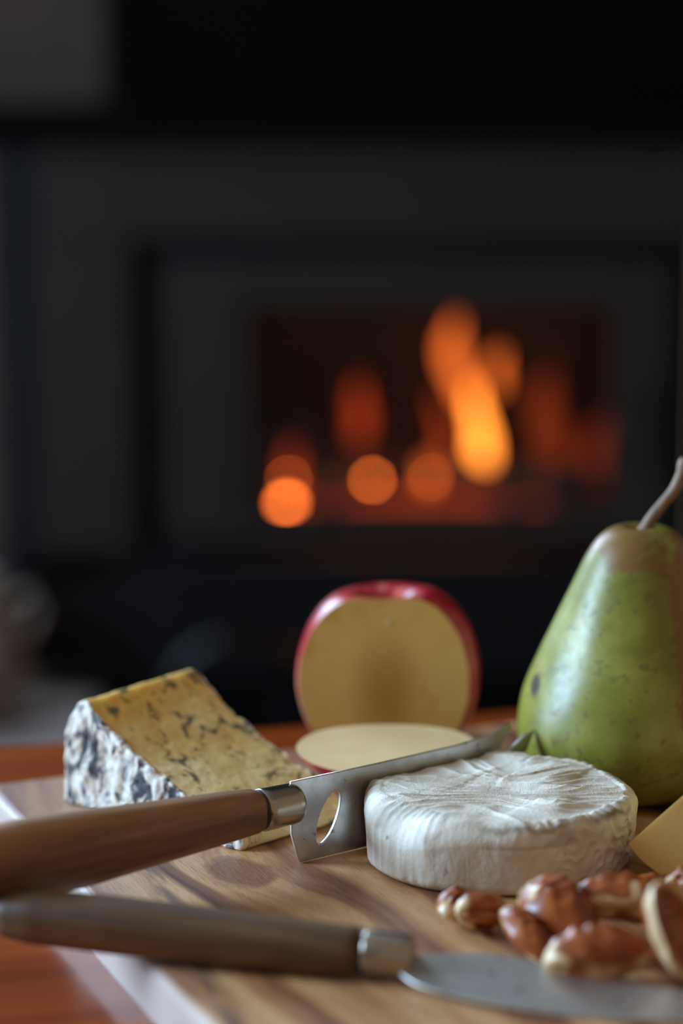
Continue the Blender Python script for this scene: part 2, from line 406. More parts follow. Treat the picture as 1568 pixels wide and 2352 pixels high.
S_(box('ceiling', -2.2, 2.2, 0.6, 3.6, 2.6, 2.65, M['plaster'], 0))

# ---------------------------------------------------------------- hearth and wood stove
YS = 3.0
tag(box('hearth_slab', -0.30, 1.10, 2.42, 3.12, 0.0, 0.028, M['hood'], 0.004), 'low black hearth slab under the wood stove', 'hearth')
st = tag(empty('wood_stove', (0.094, YS, 0.028)), 'wide black built-in wood stove with a glowing fire behind its glass door', 'stove')
def sp(name, x0, x1, y0, y1, z0, z1, mat, bevel=0.003, parent=None):
    o = box(name, x0 - 0.094, x1 - 0.094, y0 - YS, y1 - YS, z0 - 0.028, z1 - 0.028, mat, bevel, parent=parent or st); return o
BL, BR, BT = -0.385, 0.94, 0.70
# surround: four plates round the door opening
bm = bmesh.new()
for a in ((BL, -0.262, 0.19, BT), (0.452, BR, 0.19, BT), (-0.262, 0.452, 0.584, BT)):
    box_bm(bm, a[0] - 0.094, a[1] - 0.094, -0.0, 0.03, a[2] - 0.028, a[3] - 0.028, 0.002)
sr = from_bm('surround_panel', bm, M['iron'], parent=st, smooth=False)
sp('side_strip', -0.425, BL, YS + 0.004, YS + 0.11, 0.028, BT, M['iron_dark'])
sp('side_strip', BR, 0.98, YS + 0.004, YS + 0.11, 0.028, BT, M['iron_dark'])
sp('recess_liner', -0.262, -0.135, YS + 0.045, YS + 0.06, 0.17, 0.60, M['iron_dark'], 0)
sp('recess_liner', 0.36, 0.452, YS + 0.045, YS + 0.06, 0.17, 0.60, M['iron_dark'], 0)
sp('recess_liner', -0.135, 0.36, YS + 0.045, YS + 0.06, 0.53, 0.60, M['iron_dark'], 0)
# the door: frame, glass, hinge barrels, latch
door = plate('door', [(-0.314, 0.180), (0.3155, 0.180), (0.3155, 0.527), (-0.314, 0.527)], [[(-0.214, 0.212), (-0.214, 0.474), (0.245, 0.474), (0.245, 0.212)]], 0.022, M['iron'], parent=st, loc=(0, 0.004, 0), bevel=0.003)
fr = plate('glass_gasket', [(-0.222, 0.204), (0.253, 0.204), (0.253, 0.482), (-0.222, 0.482)], [[(-0.208, 0.218), (-0.208, 0.468), (0.239, 0.468), (0.239, 0.218)]], 0.006, M['iron_dark'], parent=door, loc=(0, 0.014, 0))
gl = box('door_glass', -0.210, 0.241, 0.018, 0.022, 0.216, 0.470, glass_material(), 0, parent=door)
for z in (0.25, 0.45): lathe('hinge', [(0.001, -0.022), (0.006, -0.021), (0.006, 0.021), (0.001, 0.022)], M['iron_dark'], 12, parent=door, loc=(-0.325, -0.002, z))
tube('latch_handle', [(0.285, -0.012, 0.36), (0.285, -0.032, 0.36), (0.285, -0.034, 0.35), (0.285, -0.034, 0.28)], [0.004, 0.004, 0.006, 0.007], M['iron_dark'], parent=door)
sp('ash_lip', -0.262, 0.452, YS - 0.006, YS + 0.03, 0.150, 0.185, M['lower'])
sp('lower_panel', BL, BR, YS + 0.006, YS + 0.03, 0.028, 0.148, M['lower'])
for i in range(14):
    x = -0.20 + i * 0.045; sp('vent_slot', x, x + 0.032, YS + 0.001, YS + 0.008, 0.085, 0.092, M['hood'], 0)
sp('top_ledge', -0.50, 1.02, YS - 0.05, YS + 0.11, BT + 0.002, 0.748, M['hood'])
sp('hood', -0.290, 0.90, YS - 0.004, YS + 0.11, 0.750, 1.9, M['hood'], 0.004)
# firebox
sp('firebox_back', -0.17, 0.40, 3.40, 3.42, 0.17, 0.56, M['brick'], 0)
sp('firebox_floor', -0.17, 0.40, 3.062, 3.40, 0.17, 0.20, M['brick'], 0)
sp('firebox_roof', -0.17, 0.40, 3.062, 3.40, 0.54, 0.56, M['brick'], 0)
for k in range(3):
    for j in range(5):
        y0 = 3.066 + k * 0.112; z0 = 0.201 + j * 0.068
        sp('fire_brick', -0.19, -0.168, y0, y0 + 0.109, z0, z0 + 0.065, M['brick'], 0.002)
        sp('fire_brick', 0.385, 0.405, y0, y0 + 0.109, z0, z0 + 0.065, M['brick_firelit'], 0.002)
def log(name, a, b, r, label, loc=None):
    n = 14; pts = [Vector(a).lerp(Vector(b), t) for t in np.linspace(0, 1, n)]
    c = (Vector(a) + Vector(b)) / 2
    pts = [p - c + Vector((0, 0, 0.006 * math.sin(i * 0.7))) for i, p in enumerate(pts)]
    rr = [r * (0.9 + 0.14 * math.sin(i * 1.9 + r * 90)) for i in range(n)]; rr[0] *= 0.75; rr[-1] *= 0.75
    return tag(tube(name, pts, rr, M['log'], 14, loc=c), label, 'log')
log('burning_log', (-0.10, 3.18, 0.242), (0.075, 3.24, 0.243), 0.022, 'charred log lying at the left of the fire')
log('burning_log', (0.13, 3.20, 0.254), (0.33, 3.14, 0.252), 0.027, 'thick charred log under the tallest flame')
log('burning_log', (-0.04, 3.31, 0.242), (0.22, 3.31, 0.250), 0.022, 'slanting log resting across the back of the fire')
# flames: tapered tongues of fire, each at its real place in the firebox
FL = {'bright': emit('bright_orange_flame', (1, 0.30, 0.035, 1), 5.2), 'mid': emit('orange_flame', (1, 0.20, 0.03, 1), 1.7),
      'dim': emit('deep_red_flame', (1, 0.10, 0.012, 1), 0.55), 'faint': emit('faint_red_flame', (1, 0.12, 0.012, 1), 0.22), 'ember': emit('glowing_ember', (1, 0.21, 0.035, 1), 26)}
def flame(x, y, z, w, h, kind, label, lean=0.0, ph=0.0):
    rows = []; n = 12
    for i, t in enumerate(np.linspace(0, 1, 14)):
        r = w * (math.sin(math.pi * min(1, t * 0.78 + 0.12)) ** 0.9) * (1 - t) ** 0.45 + 0.0004
        cx = lean * t * h + 0.10 * h * math.sin(t * 5 + ph) * t; cy = 0.06 * h * math.cos(t * 4 + ph) * t
        a = np.linspace(0, 2 * math.pi, n, endpoint=False)
        rr = r * (1 + 0.18 * np.cos(2 * a + t * 5 + ph))
        rows.append(np.stack([cx + rr * np.cos(a), cy + 0.7 * rr * np.sin(a), np.full(n, t * h)], 1))
    return tag(link('flame', grid_mesh('flame', np.array(rows)), FL[kind], loc=(x, y, z)), label, 'flame')
flame(0.180, 3.18, 0.245, 0.017, 0.140, 'bright', 'brightest tall flame in the middle right of the fire', 0.05, 0.4)
flame(0.168, 3.19, 0.355, 0.018, 0.075, 'mid', 'orange flame rising above the brightest one', -0.35, 1.2)
flame(0.205, 3.20, 0.370, 0.012, 0.055, 'mid', 'small flame tongue to the right of the tall flame', 0.05, 2.2)
flame(0.152, 3.20, 0.385, 0.014, 0.085, 'mid', 'topmost tip of flame in the stove', -0.1, 2.9)
flame(0.137, 3.22, 0.262, 0.010, 0.105, 'dim', 'dull flame left of the tall bright flame', 0.0, 0.2)
flame(0.022, 3.22, 0.300, 0.016, 0.085, 'dim', 'deep red flame in the middle left of the fire', 0.1, 0.9)
flame(-0.066, 3.17, 0.232, 0.010, 0.075, 'dim', 'red flame at the far left of the fire', 0.05, 1.9)
flame(0.115, 3.16, 0.245, 0.010, 0.040, 'mid', 'short low flame just left of centre', 0.0, 0.5)
flame(0.292, 3.30, 0.240, 0.030, 0.150, 'faint', 'broad dull red flame at the right side of the fire', -0.05, 1.5)
flame(0.345, 3.26, 0.230, 0.016, 0.100, 'faint', 'small red flame by the right wall of the firebox', 0.05, 2.5)
def ember(x, y, z, r, label, kind='ember'):
    rows = []
    for t in np.linspace(0.02, 0.98, 8):
        a = np.linspace(0, 2 * math.pi, 9, endpoint=False); q = r * math.sin(math.pi * t) * (1 + 0.15 * np.cos(3 * a + 2))
        rows.append(np.stack([q * np.cos(a), q * np.sin(a), np.full(9, -r * math.cos(math.pi * t) * 0.8)], 1))
    return tag(link('ember', grid_mesh('ember', np.array(rows)), FL[kind], loc=(x, y, z)), label, 'ember', 'embers in the fire')
ember(-0.072, 3.15, 0.226, 0.0088, 'bright round ember at the bottom left of the fire')
ember(0.041, 3.17, 0.255, 0.0044, 'glowing ember in the lower middle of the fire')
ember(-0.070, 3.16, 0.258, 0.0026, 'ember above the bright left one')
ember(0.118, 3.15, 0.262, 0.0020, 'ember left of the tall flame')
FLc = [(-0.05, 0.207), (-0.02, 0.208), (0.01, 0.207), (0.05, 0.208), (0.09, 0.208), (0.14, 0.208), (0.19, 0.207), (0.24, 0.208)]
tag(link('coal_bed', grid_mesh('coal_bed', np.array([[[0.10 + (0.2 * k) * math.cos(a) * (1 + 0.08 * math.sin(5 * a)), 3.20 + 0.10 * k * math.sin(a), 0.200 + (0.012 if k < 1 else 0.0) + 0.004 * noise.noise((k * 9, a * 4, 0))] for a in np.linspace(0, 2 * math.pi, 40, endpoint=False)] for k in (0.01, 0.3, 0.6, 0.85, 1)]) + np.array([0, 0, 0.0035])), emit('coal_glow', (1, 0.10, 0.01, 1), 0.6)),
    'bed of dull glowing coals beneath the logs', 'coals', kind='stuff')

# pot left of the stove
pot = tag(empty('stone_pot', (-0.505, 2.86, 0.0)), 'round beige stoneware pot standing left of the stove', 'pot')
pr = smooth_curve([(0.001, 0.0), (0.075, 0.0), (0.115, 0.03), (0.125, 0.085), (0.105, 0.14), (0.085, 0.165), (0.09, 0.185), (0.083, 0.185), (0.078, 0.165), (0.1, 0.12), (0.1, 0.04), (0.001, 0.012)], 40)
lathe('pot_body', pr, M['pot'], 48, parent=pot)
for s in (-1, 1): tube('handle', [(s * 0.10, 0, 0.15), (s * 0.128, 0, 0.165), (s * 0.14, 0, 0.145), (s * 0.121, 0, 0.11)], 0.007, M['pot'], parent=pot)
# bucket with arched handle on the hearth
bk = tag(empty('ash_bucket', (-0.106, 2.55, 0.028)), 'small black metal bucket with a raised arched handle before the stove', 'bucket')
lathe('bucket_body', [(0.001, 0.0), (0.066, 0.0), (0.070, 0.004), (0.083, 0.068), (0.086, 0.071), (0.083, 0.073), (0.080, 0.068), (0.067, 0.008), (0.001, 0.006)], M['hood'], 40, parent=bk)
tube('bucket_handle', [(0.086 * math.cos(a), 0, 0.064 + 0.084 * math.sin(a)) for a in np.linspace(0, math.pi, 24)], 0.009, Mat('red_black_wire', (0.006, 0.002, 0.0015, 1), 0.3, 0.0, Specular_IOR_Level=0.2), parent=bk)
for s in (-1, 1): lathe('handle_lug', [(0.001, -0.005), (0.010, -0.004), (0.010, 0.004), (0.001, 0.005)], M['iron_dark'], 12, axis='X', parent=bk, loc=(s * 0.086, 0, 0.064))

# ================================================================ TABLE
TZ = TOP - 0.018
tb = tag(empty('coffee_table', (-0.0302, 1.1321, 0), R(15.4)), 'polished orange-brown wooden table under the serving board', 'table')
box('tabletop', -0.62, 0.62, -0.80, 0.0, TZ - 0.028, TZ, M['table'], 0.004, parent=tb)
box('apron', -0.56, 0.56, -0.74, -0.72, TZ - 0.10, TZ - 0.0281, M['table'], 0.001, parent=tb)
box('apron', -0.56, 0.56, -0.08, -0.06, TZ - 0.10, TZ - 0.0281, M['table'], 0.001, parent=tb)
for x in (-0.57, 0.57):
    for y in (-0.75, -0.05):
        box('leg', x - 0.025, x + 0.025, y - 0.025, y + 0.025, 0.0, TZ - 0.0282, M['table'], 0.003, parent=tb)

# ================================================================ SERVING BOARD
BC = (-0.1495, 0.9684)
def board():
    # local frame: x across the grain to the right, y along the grain away from the viewer; origin at the far left corner
    bm = bmesh.new()
    vs = [(0, 0.0), (0.36, 0.0165), (0.36, -0.41), (0, -0.41)]
    b = [bm.verts.new((x, y, -0.018)) for x, y in vs]; t = [bm.verts.new((x, y, 0)) for x, y in vs]
    bm.faces.new(t[::-1]); bm.faces.new(b)
    for i in range(4):
        j = (i + 1) % 4; bm.faces.new((b[i], t[i], t[j], b[j]))
    bmesh.ops.recalc_face_normals(bm, faces=bm.faces)
    bmesh.ops.bevel(bm, geom=[e for e in bm.edges if abs(e.verts[0].co.z - e.verts[1].co.z) > 0.01], offset=0.008, segments=4, profile=0.5, affect='EDGES')
    bmesh.ops.bevel(bm, geom=[e for e in bm.edges if e.verts[0].co.z > -0.001 and e.verts[1].co.z > -0.001], offset=0.0045, segments=4, profile=0.5, affect='EDGES')
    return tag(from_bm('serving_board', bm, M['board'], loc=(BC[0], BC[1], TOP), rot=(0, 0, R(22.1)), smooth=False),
               'streaky acacia wood serving board with a dark knot carrying the cheeses and fruit', 'board')
board()

# ================================================================ WHITE CHEESE WHEEL
def brie():
    cx, cy, H, RR, RC = 0.058, 0.870, 0.0265, 0.0503, 0.0055
    ch = 0.0372; ang = R(128)
    nt = 520
    th = np.linspace(0, 2 * math.pi, nt, endpoint=False)
    rad = RR * (1 + 0.012 * np.cos(3 * th + 1) + 0.008 * np.cos(5 * th) + 0.006 * np.sin(9 * th + 2))
    co = np.cos(th - ang); flat = np.where(co > 0.05, (ch / np.maximum(co, 0.05)), 9)
    Rad = np.minimum(rad, flat); cutm = (flat < rad)
    # light smoothing at the corner of the cut
    for _ in range(3): Rad = (np.roll(Rad, 1) + Rad * 2 + np.roll(Rad, -1)) / 4
    RCt = RC + 0.0065 * np.exp(-((th - R(222)) / R(34)) ** 2) + 0.001 * np.sin(7 * th)
    RCt = np.where(cutm, 0.002, RCt)
    for _ in range(3): RCt = (np.roll(RCt, 1) + RCt * 2 + np.roll(RCt, -1)) / 4
    rr, zz, kind, wt = [], [], [], []
    one = np.ones(nt)
    for f in np.linspace(0.01, 1, 150) ** 0.9: rr.append((Rad - RCt) * f); zz.append(one * H); kind.append(0); wt.append(1.0)
    for a in np.linspace(0, math.pi / 2, 14)[1:]: rr.append(Rad - RCt + RCt * math.sin(a)); zz.append(H - RCt + RCt * math.cos(a)); kind.append(1); wt.append(math.cos(a))
    for f in np.linspace(0, 1, 55)[1:-1]: rr.append(Rad - 0.0012 * f); zz.append((H - RCt) * (1 - f) + 0.004 * f); kind.append(1); wt.append(0.0)
    for a in np.linspace(0, math.pi / 2, 8): rr.append(Rad - 0.0052 + 0.004 * math.cos(a)); zz.append(one * (0.004 - 0.004 * math.sin(a))); kind.append(1); wt.append(0.0)
    for f in np.linspace(1, 0.01, 8)[1:]: rr.append((Rad - 0.0052) * f); zz.append(one * 0.0); kind.append(2); wt.append(0.0)
    rows = rr
    P = np.zeros((len(rr), nt, 3)); CR = np.zeros((len(rr), nt))
    for i in range(len(rr)):
        P[i, :, 0] = rr[i] * np.cos(th); P[i, :, 1] = rr[i] * np.sin(th); P[i, :, 2] = zz[i]
    N = vnorms(P); 
    if N[5, 0, 2] < 0: N = -N
    for i in range(len(rows)):
        for j in range(nt):
            p = P[i, j]; x, y, z = p
            if wt[i] > 0:
                # creases: long, warped, running left to right with a slight fan
                w = noise.noise((x * 28, y * 28, 3.1)) * 0.9
                yy = y * 150 + x * 14 + w * 3.0
                a = 1 - abs(noise.noise((x * 17 + 1.3, yy * 0.62, 0.4)) * 2.2)
                b = 1 - abs(noise.noise((x * 34 + 6, yy * 1.3 + 4, 1.4)) * 2.2)
                c = noise.noise((x * 75, y * 75, 9.0)); e = noise.noise((x * 25, y * 25, 19.0))
                amp = 0.55 + 0.6 * sm(-0.02, 0.02, x + y * 0.4)
                k = sm(0.0, 0.3, (math.hypot(x, y) * 30)) if True else 1
                amp *= 1 - 0.55 * float(sm(0.036, 0.046, math.hypot(x, y)))
                dz = amp * (0.0014 * max(a, -0.4) ** 3 + 0.0008 * max(b, -0.3) ** 3) + 0.0005 * c + 0.0012 * e
                # fold steps
                st_ = noise.noise((x * 30 + 11, y * 46 - x * 50, 2.0)); dz += 0.0008 * float(sm(0.0, 0.16, st_)) * amp
                wgt = wt[i]
                P[i, j, 2] += dz * wgt - 0.0012 * float(sm(0.03, 0.0, math.hypot(x, y)))
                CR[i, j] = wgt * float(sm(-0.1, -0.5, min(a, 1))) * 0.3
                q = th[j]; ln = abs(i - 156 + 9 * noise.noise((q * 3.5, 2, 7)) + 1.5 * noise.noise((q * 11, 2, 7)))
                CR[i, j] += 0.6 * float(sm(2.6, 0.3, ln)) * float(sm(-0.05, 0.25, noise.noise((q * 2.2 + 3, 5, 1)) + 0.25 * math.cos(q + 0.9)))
            if kind[i] == 1:
                q = th[j]
                folds = noise.noise((q * 11 + z * 25 * noise.noise((q * 3, 1, 1)), z * 30, 5)); 
                leftw = float(sm(-0.2, -0.75, math.cos(q))) ; rightw = float(sm(-0.1, 0.5, math.cos(q)))
                diag = noise.noise((q * 9 + z * 130, z * 150 - q * 7, 8))
                d = 0.0006 * fract((x, y, z), (40, 40, 30), 2, 4) + leftw * 0.0007 * (1 - abs(folds) * 2.4) * (0.6 + 1.2 * noise.noise((q * 3, z * 40, 2))) + rightw * 0.0008 * (1 - abs(diag) * 2.4)
                d *= 0.25 if cutm[j] else 1
                edge = float(sm(0, 0.003, z))
                P[i, j] += N[i, j] * d * edge
                CR[i, j] += 0.35 * float(sm(0.15, 0.4, noise.noise((x * 60, y * 60, z * 90 + 3)))) * (0 if z < H - RC - 0.003 else 1)
    P[:, :, 2] = np.maximum(P[:, :, 2], 0.0)
    me = grid_mesh('soft_cheese', P, flip=True)
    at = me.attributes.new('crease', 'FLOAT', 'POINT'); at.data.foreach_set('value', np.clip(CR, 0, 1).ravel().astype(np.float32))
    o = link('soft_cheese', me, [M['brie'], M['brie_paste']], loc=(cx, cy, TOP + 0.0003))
    nc = nt
    for p in me.polygons[:-2]:
        i, j = divmod(p.index, nc)
        if 164 < i < 218 and cutm[j] and cutm[(j + 5) % nc] and cutm[(j - 5) % nc]: p.material_index = 1
    return tag(o, 'white-rinded soft cheese wheel with a wrinkled top, cut by the knife', 'cheese')
brie()

# ================================================================ BLUE CHEESE WEDGE
def blue_wedge():
    A = Vector((-0.1124, 0.9434, TOP)); rz = math.atan2(-0.6718, 0.7407)
    sec = [(0.0, 0.0), (0.0005, 0.020), (0.002, 0.030), (0.0055, 0.038), (0.011, 0.0432), (0.0150, 0.0430), (0.0205, 0.0385), (0.030, 0.0325), (0.045, 0.0255), (0.060, 0.0200),
           (0.080, 0.0128), (0.096, 0.0068), (0.1000, 0.0048), (0.1010, 0.0018), (0.1002, 0.0)]
    bot = [(0.075, 0), (0.05, 0), (0.025, 0), (0.0, 0)]
    n = 420
    sc = resample(np.vstack([smooth_curve(sec, 200, 2), bot]), n + 1)[:-1]
    ctr = np.array([0.032, 0.0135]); depth = 0.0585
    rows = []
    for f in np.linspace(0.02, 0.96, 70): rows.append((f, 0.0))
    for a in np.linspace(0, math.pi / 2, 7): rows.append((0.965 + 0.035 * math.sin(a), 0.0015 * (1 - math.cos(a))))
    for t in np.linspace(0, 1, 130)[1:]: rows.append((1.0, 0.0015 + (depth - 0.003) * t))
    for a in np.linspace(0, math.pi / 2, 5)[1:]: rows.append((1 - 0.03 * (1 - math.cos(a)), depth - 0.0015 + 0.0015 * math.sin(a)))
    for f in np.linspace(0.96, 0.02, 30): rows.append((f, depth))
    P = np.zeros((len(rows), n, 3)); RI = np.zeros((len(rows), n))
    for i, (f, q) in enumerate(rows):
        s = ctr + (sc - ctr) * f
        lift = 1 + 0.10 * q / depth
        bulge = 0.0
        P[i, :, 0] = s[:, 0] + 0.004 * (q / depth) * (s[:, 1] > 0.0005); P[i, :, 1] = q; P[i, :, 2] = s[:, 1] * lift
    N = vnorms(P)
    if N[140, 60, 2] < 0: N = -N
    for i, (f, q) in enumerate(rows):
        for j in range(n):
            x, y, z = P[i, j]
            s = sc[j]
            # rind = the front triangular crust and the back rim wall
            wv = 0.0012 * noise.noise((x * 160, z * 160, 1))
            rf = 1 - float(sm(0.0008, 0.0022, q + wv)); rim = (1 - float(sm(0.0095, 0.0125, x + 3 * wv - 0.0 ))) * (1 if z > 0.0005 else 0) if N[i, j][2] < 0.75 or x < 0.008 else 0.0
            if q > depth - 0.001: rf = 1.0
            ri = max(rf, rim * (f > 0.985)); RI[i, j] = ri
            if ri > 0.5: d = 0.00125 * fract((x, y, z), (150, 150, 90), 2, 4) + 0.0008 * fract((x, y, z), (60, 60, 40), 5, 2)
            else: d = 0.00035 * fract((x, y, z), (110, 110, 110), 3, 4)
            if z < 0.0004: d = 0
            # ragged far cut edge
            if q > depth - 0.006 and f > 0.9: P[i, j, 1] -= 0.0022 * max(0, noise.noise((x * 150, 2.0, 1.0)) + 0.1)
            P[i, j] += N[i, j] * d
    P[:, :, 2] = np.maximum(P[:, :, 2], 0)
    me = grid_mesh('blue_cheese_wedge', P)
    bm = bmesh.new(); bm.from_mesh(me); bmesh.ops.recalc_face_normals(bm, faces=bm.faces); bm.to_mesh(me); bm.free()
    at = me.attributes.new('rind', 'FLOAT', 'POINT'); at.data.foreach_set('value', RI.ravel().astype(np.float32))
    return tag(link('blue_cheese_wedge', me, M['blue'], loc=(A.x, A.y, TOP + 0.0003), rot=(0, 0, rz)),
               'yellow blue-veined cheese wedge with mottled grey rind at the left', 'cheese')
blue_wedge()

# ================================================================ APPLE, SLICE, WEDGE
def apple_bm(Rr=0.0385, H=0.0725, seed=0.0):
    prof = smooth_curve([(0.0004, 0.83), (0.08, 0.835), (0.20, 0.93), (0.42, 1.0), (0.68, 0.945), (0.91, 0.78), (1.03, 0.54), (1.0, 0.33), (0.84, 0.12), (0.55, 0.01), (0.36, 0.0), (0.18, 0.05), (0.0004, 0.10)], 60)
    a = np.linspace(0, 2 * math.pi, 96, endpoint=False); rows = []
    for r, z in prof:
        k = 1 + 0.018 * np.cos(5 * a + seed) * (1 - abs(z - .5)) + 0.012 * np.cos(2 * a + seed)
        rows.append(np.stack([Rr * r * k * np.cos(a), Rr * r * k * np.sin(a), np.full(96, H * z) + 0.0015 * math.sin(1.0) * np.cos(a + seed) * r * (z > 0.4)], 1))
    me = grid_mesh('t', np.array(rows)); bm = bmesh.new(); bm.from_mesh(me); bpy.data.meshes.remove(me)
    bmesh.ops.recalc_face_normals(bm, faces=bm.faces)
    for f in bm.faces: f.smooth = True
    return bm
def cut(bm, co, no, mat):
    r = bmesh.ops.bisect_plane(bm, geom=bm.verts[:] + bm.edges[:] + bm.faces[:], plane_co=co, plane_no=no, clear_outer=True)
    es = [e for e in r['geom_cut'] if isinstance(e, bmesh.types.BMEdge)]
    r = bmesh.ops.edgeloop_fill(bm, edges=es)
    for f in r['faces']: f.material_index = mat; f.smooth = False
    return r['faces']
ap = tag(empty('apple', (0.0195, 1.0180, TOP), R(0)), 'red apple standing with its sliced pale face turned to the viewer', 'apple')
bm = apple_bm(); cut(bm, (0, -0.0135, 0), (-0.10, -0.995, -0.02), 1)
# split into skin and flesh face as two parts
def split_parts(bm, skin_mat, flesh_mat, parent, loc=(0, 0, 0), rot=(0, 0, 0)):
    b2 = bm.copy()
    bmesh.ops.delete(bm, geom=[f for f in bm.faces if f.material_index == 1], context='FACES')
    bmesh.ops.delete(b2, geom=[f for f in b2.faces if f.material_index == 0], context='FACES')
    for f in b2.faces: f.material_index = 0
    a = from_bm('skin', bm, skin_mat, parent=parent, loc=loc, rot=rot)
    # thickness of the peel and a body of flesh behind the cut face
    b = from_bm('flesh', b2, flesh_mat, parent=parent, loc=loc, rot=rot, smooth=False)
    return a, b
split_parts(bm, M['skin'], M['flesh'], ap)
for p_ in [c for c in ap.children if c.name.startswith('flesh')]: p_.data.transform(Matrix.Translation((0, 0, -0.032))); p_.location = (0, 0, 0.032)
tube('core_stub', [(0.001, -0.0132, 0.0600), (0.0005, -0.0130, 0.0655), (0.0, -0.0118, 0.0690)], [0.0022, 0.0015, 0.0008], M['flesh_pale'], parent=ap)

# thick slice cut off the apple, lying on its skin
sl = tag(empty('apple_slice', (0.0190, 0.947, TOP), R(0)), 'thick apple slice lying skin-down before the cut apple', 'apple slice')
bm = apple_bm(seed=1.0); cut(bm, (0, -0.0185, 0), (0, 1, 0), 1)      # keep the front cap
bmesh.ops.rotate(bm, verts=bm.verts, cent=(0, 0, 0), matrix=Matrix.Rotation(R(90), 3, 'X') @ Matrix.Identity(3))
# after the turn the cut face looks up or down; make it look up and rest the skin on the board
zs = [v.co.z for v in bm.verts]
fz = sum(v.co.z for f in bm.faces if f.material_index == 1 for v in f.verts) / max(1, sum(len(f.verts) for f in bm.faces if f.material_index == 1))
if fz < sum(zs) / len(zs): bmesh.ops.rotate(bm, verts=bm.verts, cent=(0, 0, 0), matrix=Matrix.Rotation(R(180), 3, 'X'))
for v in bm.verts: v.co.x *= 1.06; v.co.y *= 0.86
cx_ = sum(v.co.x for v in bm.verts) / len(bm.verts); ys = [v.co.y for v in bm.verts]; mz = min(v.co.z for v in bm.verts)
bmesh.ops.translate(bm, verts=bm.verts, vec=(-cx_, -(min(ys) + max(ys)) / 2, -mz))
bmesh.ops.rotate(bm, verts=bm.verts, cent=(0, 0, 0), matrix=Matrix.Rotation(R(4), 3, 'X'))
mz = min(v.co.z for v in bm.verts); bmesh.ops.translate(bm, verts=bm.verts, vec=(0, 0, -mz + 0.0002))
split_parts(bm, M['skin'], M['flesh_pale'], sl)

# wedge at the right edge of the frame
wd = tag(empty('apple_wedge', (0.1320, 0.838, TOP), 0), 'pale apple wedge at the right edge beside the white cheese', 'apple wedge')
bm = bmesh.new(); bmesh.ops.create_uvsphere(bm, u_segments=72, v_segments=48, radius=0.035)
for v in bm.verts:
    v.co.z *= 0.98; v.co *= 1 + 0.015 * noise.noise(v.co * 40)
for f in bm.faces: f.smooth = True
cut(bm, (0, -0.003, 0), (-0.12, -1, 0.28), 1)
cut(bm, (-0.0035, 0, 0.004), (-0.62, 0.45, 0.64), 1)
mz = min(v.co.z for v in bm.verts); bmesh.ops.translate(bm, verts=bm.verts, vec=(0, 0, -mz + 0.0002))
split_parts(bm, M['skin'], M['flesh_warm'], wd)

# ================================================================ PEAR
pe = tag(empty('pear', (0.1175, 0.957, TOP), 0), 'green pear with russet flecks standing behind the white cheese', 'pear')
pp = smooth_curve([(0.0003, 0.004), (0.010, 0.0015), (0.020, 0.0), (0.034, 0.0035), (0.0435, 0.0125), (0.0465, 0.023), (0.0468, 0.031), (0.0443, 0.042), (0.0388, 0.0572), (0.0332, 0.0675), (0.0258, 0.084), (0.0205, 0.0965), (0.0150, 0.1035), (0.0085, 0.1062), (0.004, 0.1045), (0.0003, 0.1028)], 110, 2)
def pear_fn(P):
    for i in range(P.shape[0]):
        for j in range(P.shape[1]):
            p = P[i, j]; k = 1 + 0.018 * noise.noise((p[0] * 35, p[1] * 35, p[2] * 30)) + 0.012 * noise.noise((p[0] * 70, p[1] * 70, p[2] * 60))
            p[0] *= k; p[1] *= k
            p[0] += 0.0025 * (p[2] / 0.1) ** 2; p[2] *= 1.045; p[0] *= 0.985; p[1] *= 0.985
    return P
lathe('pear_body', pp, M['pear'], 128, parent=pe, fn=pear_fn)
tube('stem', smooth_curve([(0.0032, 0, 0.1065), (0.0065, 0, 0.1130), (0.0110, 0, 0.1190), (0.0160, 0.0, 0.1250), (0.0190, 0, 0.1320), (0.0203, 0, 0.1375)], 24, 2),
     list(np.interp(np.linspace(0, 1, 24), [0, 0.1, 0.5, 0.85, 0.93, 1], [0.0033, 0.0026, 0.0022, 0.0024, 0.0032, 0.0026])), M['stem'], 16, parent=pe)

# ================================================================ KNIVES
def handle_mesh(prof, mat, parent, name='handle'):
    # prof: (t, centre z, half height, half width) along local -X
    rows = []
    for t, cz, hh, hw in resample(prof, 60):
        a = np.linspace(0, 2 * math.pi, 40, endpoint=False)
        c, s_ = np.cos(a), np.sin(a); e = 0.85
        rows.append(np.stack([np.full(40, t), hw * np.sign(c) * np.abs(c) ** e, cz + hh * np.sign(s_) * np.abs(s_) ** e], 1))
    me = grid_mesh(name, np.array(rows)); bm = bmesh.new(); bm.from_mesh(me); bmesh.ops.recalc_face_normals(bm, faces=bm.faces); bm.to_mesh(me); bm.free()
    return link(name, me, mat, parent=parent)
# --- the slicer standing in the white cheese
KA = R(38.0)
k1 = tag(empty('cheese_knife', (-0.0188, 0.8602, TOP), KA), 'wood-handled cheese knife with holed forked blade standing in the white cheese', 'knife')
zt = 0.0320
ell = []
for a in np.linspace(0, 2 * math.pi, 40, endpoint=False):
    u, v = 0.0044 * math.cos(a), 0.0098 * math.sin(a); ell.append((0.0172 + u + v * 0.38, 0.0155 + v))
outer = [(0.0, zt), (0.0, 0.012), (0.0030, 0.0022), (0.0040, 0.0004), (0.0065, 0.0003), (0.060, 0.0004), (0.088, 0.0025), (0.103, 0.010), (0.110, 0.0165), (0.1170, 0.0245), (0.1210, 0.0322),
         (0.1165, 0.0312), (0.1115, 0.0282), (0.1065, 0.0255), (0.1030, 0.0258), (0.1035, 0.0290), (0.1065, 0.0325), (0.1090, 0.0356), (0.1078, 0.0368), (0.1040, 0.0360), (0.098, 0.0338), (0.080, 0.0325), (0.04, 0.0320)]
